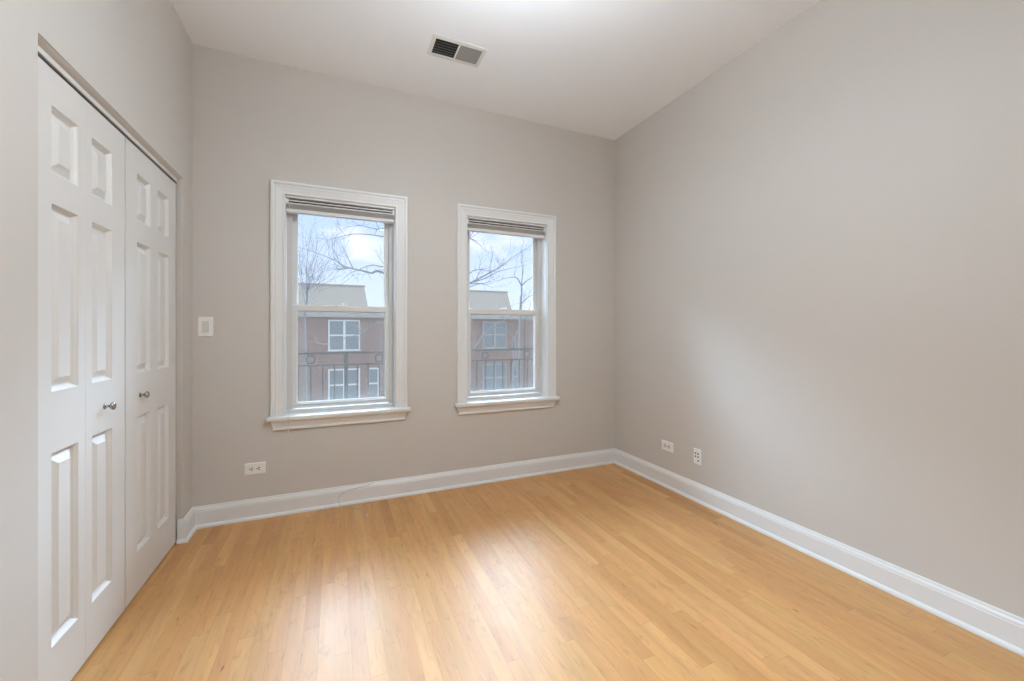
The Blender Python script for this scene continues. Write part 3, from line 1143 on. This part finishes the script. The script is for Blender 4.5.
# ------------------------------------------------------------------ bare street trees
def limb(bm, pts, r0, r1, rng, twigs=4, tl=0.9, lvl=2, lift=0.35):
    P = smooth_path(pts, 5)
    n = len(P)
    rad = [(r0 + (r1 - r0) * i / (n - 1)) * 0.62 for i in range(n)]
    tube(bm, P, rad, 5, cap=False)
    if lvl <= 0:
        return
    for k in range(twigs):
        i = int(n * (0.2 + 0.78 * rng.random()))
        i = min(max(i, 1), n - 2)
        d = (P[i + 1] - P[i - 1]).normalized()
        side = Vector((rng.uniform(-1, 1), rng.uniform(-0.7, 0.7), rng.uniform(-0.7, 1.0))).normalized()
        d = (d * 0.75 + side * 0.85 + Vector((0, 0, lift))).normalized()
        L_ = tl * rng.uniform(0.5, 1.15)
        q = [P[i]]
        for s in range(3):
            d = (d + Vector((rng.uniform(-.3, .3), rng.uniform(-.3, .3), rng.uniform(-.2, .35)))).normalized()
            q.append(q[-1] + d * L_ / 3)
        limb(bm, q, rad[i] * 0.9, max(rad[i] * 0.35, 0.0035), rng, max(2, twigs - 1), tl * 0.6, lvl - 1, lift)


def tree(label, base, trunk_pts, r, limbs, seed, twr):
    root = empty('bare_tree', base)
    tag(root, label, 'tree', 'bare winter trees in the street')
    rng = random.Random(seed)
    bm = bmesh.new()
    n = len(trunk_pts)
    P = smooth_path(trunk_pts, 4)
    tube(bm, P, [r[0] + (r[1] - r[0]) * i / (len(P) - 1) for i in range(len(P))], 10)
    bmesh.ops.translate(bm, verts=bm.verts, vec=-Vector(base))
    link('trunk', bm, M_BARK, root, smooth=True)
    for pts, r0, r1, tw, tl, lv in limbs:
        bm = bmesh.new()
        limb(bm, pts, r0, r1, rng, tw, tl, lv)
        bmesh.ops.translate(bm, verts=bm.verts, vec=-Vector(base))
        link('branch', bm, M_BARK, root)


def px(L_, Y, dy=0.0):
    return [at(u, v, Y + dy * i / max(1, len(L_) - 1)) for i, (u, v) in enumerate(L_)]


# the tree that stands behind the wall between the windows: limbs reach into both
Y1 = 9.0
tb = at(428, 331, Y1)
base = Vector((tb.x, Y1, -7.0))
trunk = [base, base + Vector((0.05, 0, 3)), base + Vector((-0.03, 0, 6.5)), base + Vector((0.0, 0, 8.6)), base + Vector((0.05, 0, 10.6))]
fork1 = base + Vector((0.0, 0, 8.2)); fork2 = base + Vector((0.0, 0, 8.9)); fork3 = base + Vector((0.03, 0, 9.6)); fork4 = base + Vector((0.04, 0, 10.2))
limbs = [
    ([fork2] + px([(383.7, 272.8), (371.3, 272.8), (362, 270.5), (351.3, 268.2), (343.6, 265.9), (335.9, 260.5), (329.7, 258.2), (320.5, 254.3), (309.7, 250.5), (297, 247)], Y1, 0.8), 0.045, 0.006, 7, 0.55, 2),
    ([fork2] + px([(400, 262), (383.7, 266.7), (372, 265), (359, 269.5), (349, 274), (341, 281)], Y1, -0.5), 0.030, 0.004, 5, 0.45, 2),
    ([fork3] + px([(400, 238), (383.7, 236.6), (368, 234.3), (351, 234.3), (339, 237.4), (326.6, 240.5)], Y1, 0.5), 0.030, 0.004, 6, 0.5, 2),
    ([fork4] + px([(400, 224), (384, 228), (376, 229), (362, 225.8), (349.7, 226.6), (342, 229.7)], Y1, -0.4), 0.026, 0.003, 5, 0.4, 2),
    ([fork1] + px([(455, 292), (468, 284), (480, 278), (492, 271.5), (498, 268.5), (505, 263), (518, 254), (534, 244)], Y1, 0.6), 0.045, 0.005, 7, 0.55, 2),
    ([fork1] + px([(452, 290), (468, 283.5), (477, 281), (488, 277), (497, 272), (510, 268.6), (527, 265)], Y1, -0.4), 0.035, 0.004, 6, 0.5, 2),
    ([fork2] + px([(452, 278), (468, 274), (475, 270), (485, 270.5), (497, 275)], Y1, 0.3), 0.028, 0.004, 5, 0.4, 2),
    ([fork4] + px([(450, 232), (464, 236), (472, 239), (478.5, 243.5), (485, 250), (491, 254)], Y1, 0.3), 0.026, 0.004, 5, 0.4, 2),
    ([fork1] + px([(455, 296), (470, 287), (479, 284), (485, 284.5), (493, 288)], Y1, 0.2), 0.026, 0.004, 4, 0.35, 2),
    ([base + Vector((0, 0, 7.6))] + px([(455, 366), (474, 348), (486.5, 331), (500, 323), (516, 313), (526, 307)], Y1, 0.5), 0.040, 0.006, 5, 0.5, 2),
    ([base + Vector((0, 0, 7.2))] + px([(400, 340), (382, 322), (362, 333), (345, 338), (327, 344), (310, 341)], Y1, 0.8), 0.035, 0.005, 6, 0.5, 2),
]
tree('bare tree rising between the two windows, its limbs crossing both skies', base, trunk, (0.17, 0.07), limbs, 3, 1)

# tree at the far side of the second window
Y2 = 11.5
tb = at(521, 331, Y2)
base = Vector((tb.x, Y2, -7.0))
trunk = [base, base + Vector((0.1, 0, 3)), base + Vector((-0.05, 0, 6.2)), at(520.5, 307, Y2), at(521.5, 295, Y2), at(521.5, 286, Y2)]
f = at(521.5, 286, Y2)
limbs = [
    ([f] + px([(517, 278), (510, 277.5), (503, 279), (497, 282)], Y2, -0.4), 0.035, 0.005, 5, 0.5, 2),
    ([f] + px([(527, 280.5), (535, 276), (545, 268)], Y2, 0.4), 0.035, 0.006, 5, 0.5, 2),
    ([at(520.5, 305, Y2)] + px([(527, 298), (535, 294)], Y2, 0.3), 0.026, 0.006, 4, 0.5, 2),
    ([f] + px([(522.5, 270), (521, 255), (524, 240)], Y2, 0.4), 0.03, 0.005, 5, 0.6, 2),
    ([base + Vector((-0.05, 0, 6.6))] + px([(512, 345), (520, 329), (527, 316), (531, 303)], Y2, -0.3), 0.035, 0.008, 5, 0.5, 2),
    ([base + Vector((-0.05, 0, 6.4))] + px([(515, 342), (508, 332), (500, 327), (488, 333), (478, 346)], Y2, -0.6), 0.035, 0.008, 5, 0.5, 2),
]
tree('slim bare tree at the far edge of the window nearer the corner', base, trunk, (0.060, 0.024), limbs, 8, 1)

# twiggy tree close to the houses, seen at the closet side of the first window
Y3 = 16.5
tb = at(306, 331, Y3)
base = Vector((tb.x, Y3, -7.0))
trunk = [base, base + Vector((0.1, 0, 3)), base + Vector((0, 0, 6)), at(305, 318, Y3), at(307, 300, Y3), at(308, 285, Y3)]
f = at(307, 298, Y3)
limbs = []
rr = random.Random(5)
for (u, v) in ((297, 240), (303, 236), (311, 232), (318, 234), (325, 243), (333, 252), (340, 262), (299, 262), (345, 272), (350, 279), (293, 250), (321, 262), (313, 255)):
    m1 = (305 + (u - 307) * 0.35 + rr.uniform(-2, 2), 298 + (v - 298) * 0.35)
    m2 = (306 + (u - 307) * 0.72 + rr.uniform(-2, 2), 298 + (v - 298) * 0.70 + rr.uniform(-3, 3))
    limbs.append(([f + Vector((0, 0, rr.uniform(-0.6, 0.3)))] + px([m1, m2, (u, v)], Y3 + rr.uniform(-0.8, 0.8), rr.uniform(-0.6, 0.6)), 0.018, 0.006, 6, 0.9, 2))
tree('twiggy bare tree before the houses, behind the window nearer the closet', base, trunk, (0.070, 0.022), limbs, 21, 1)
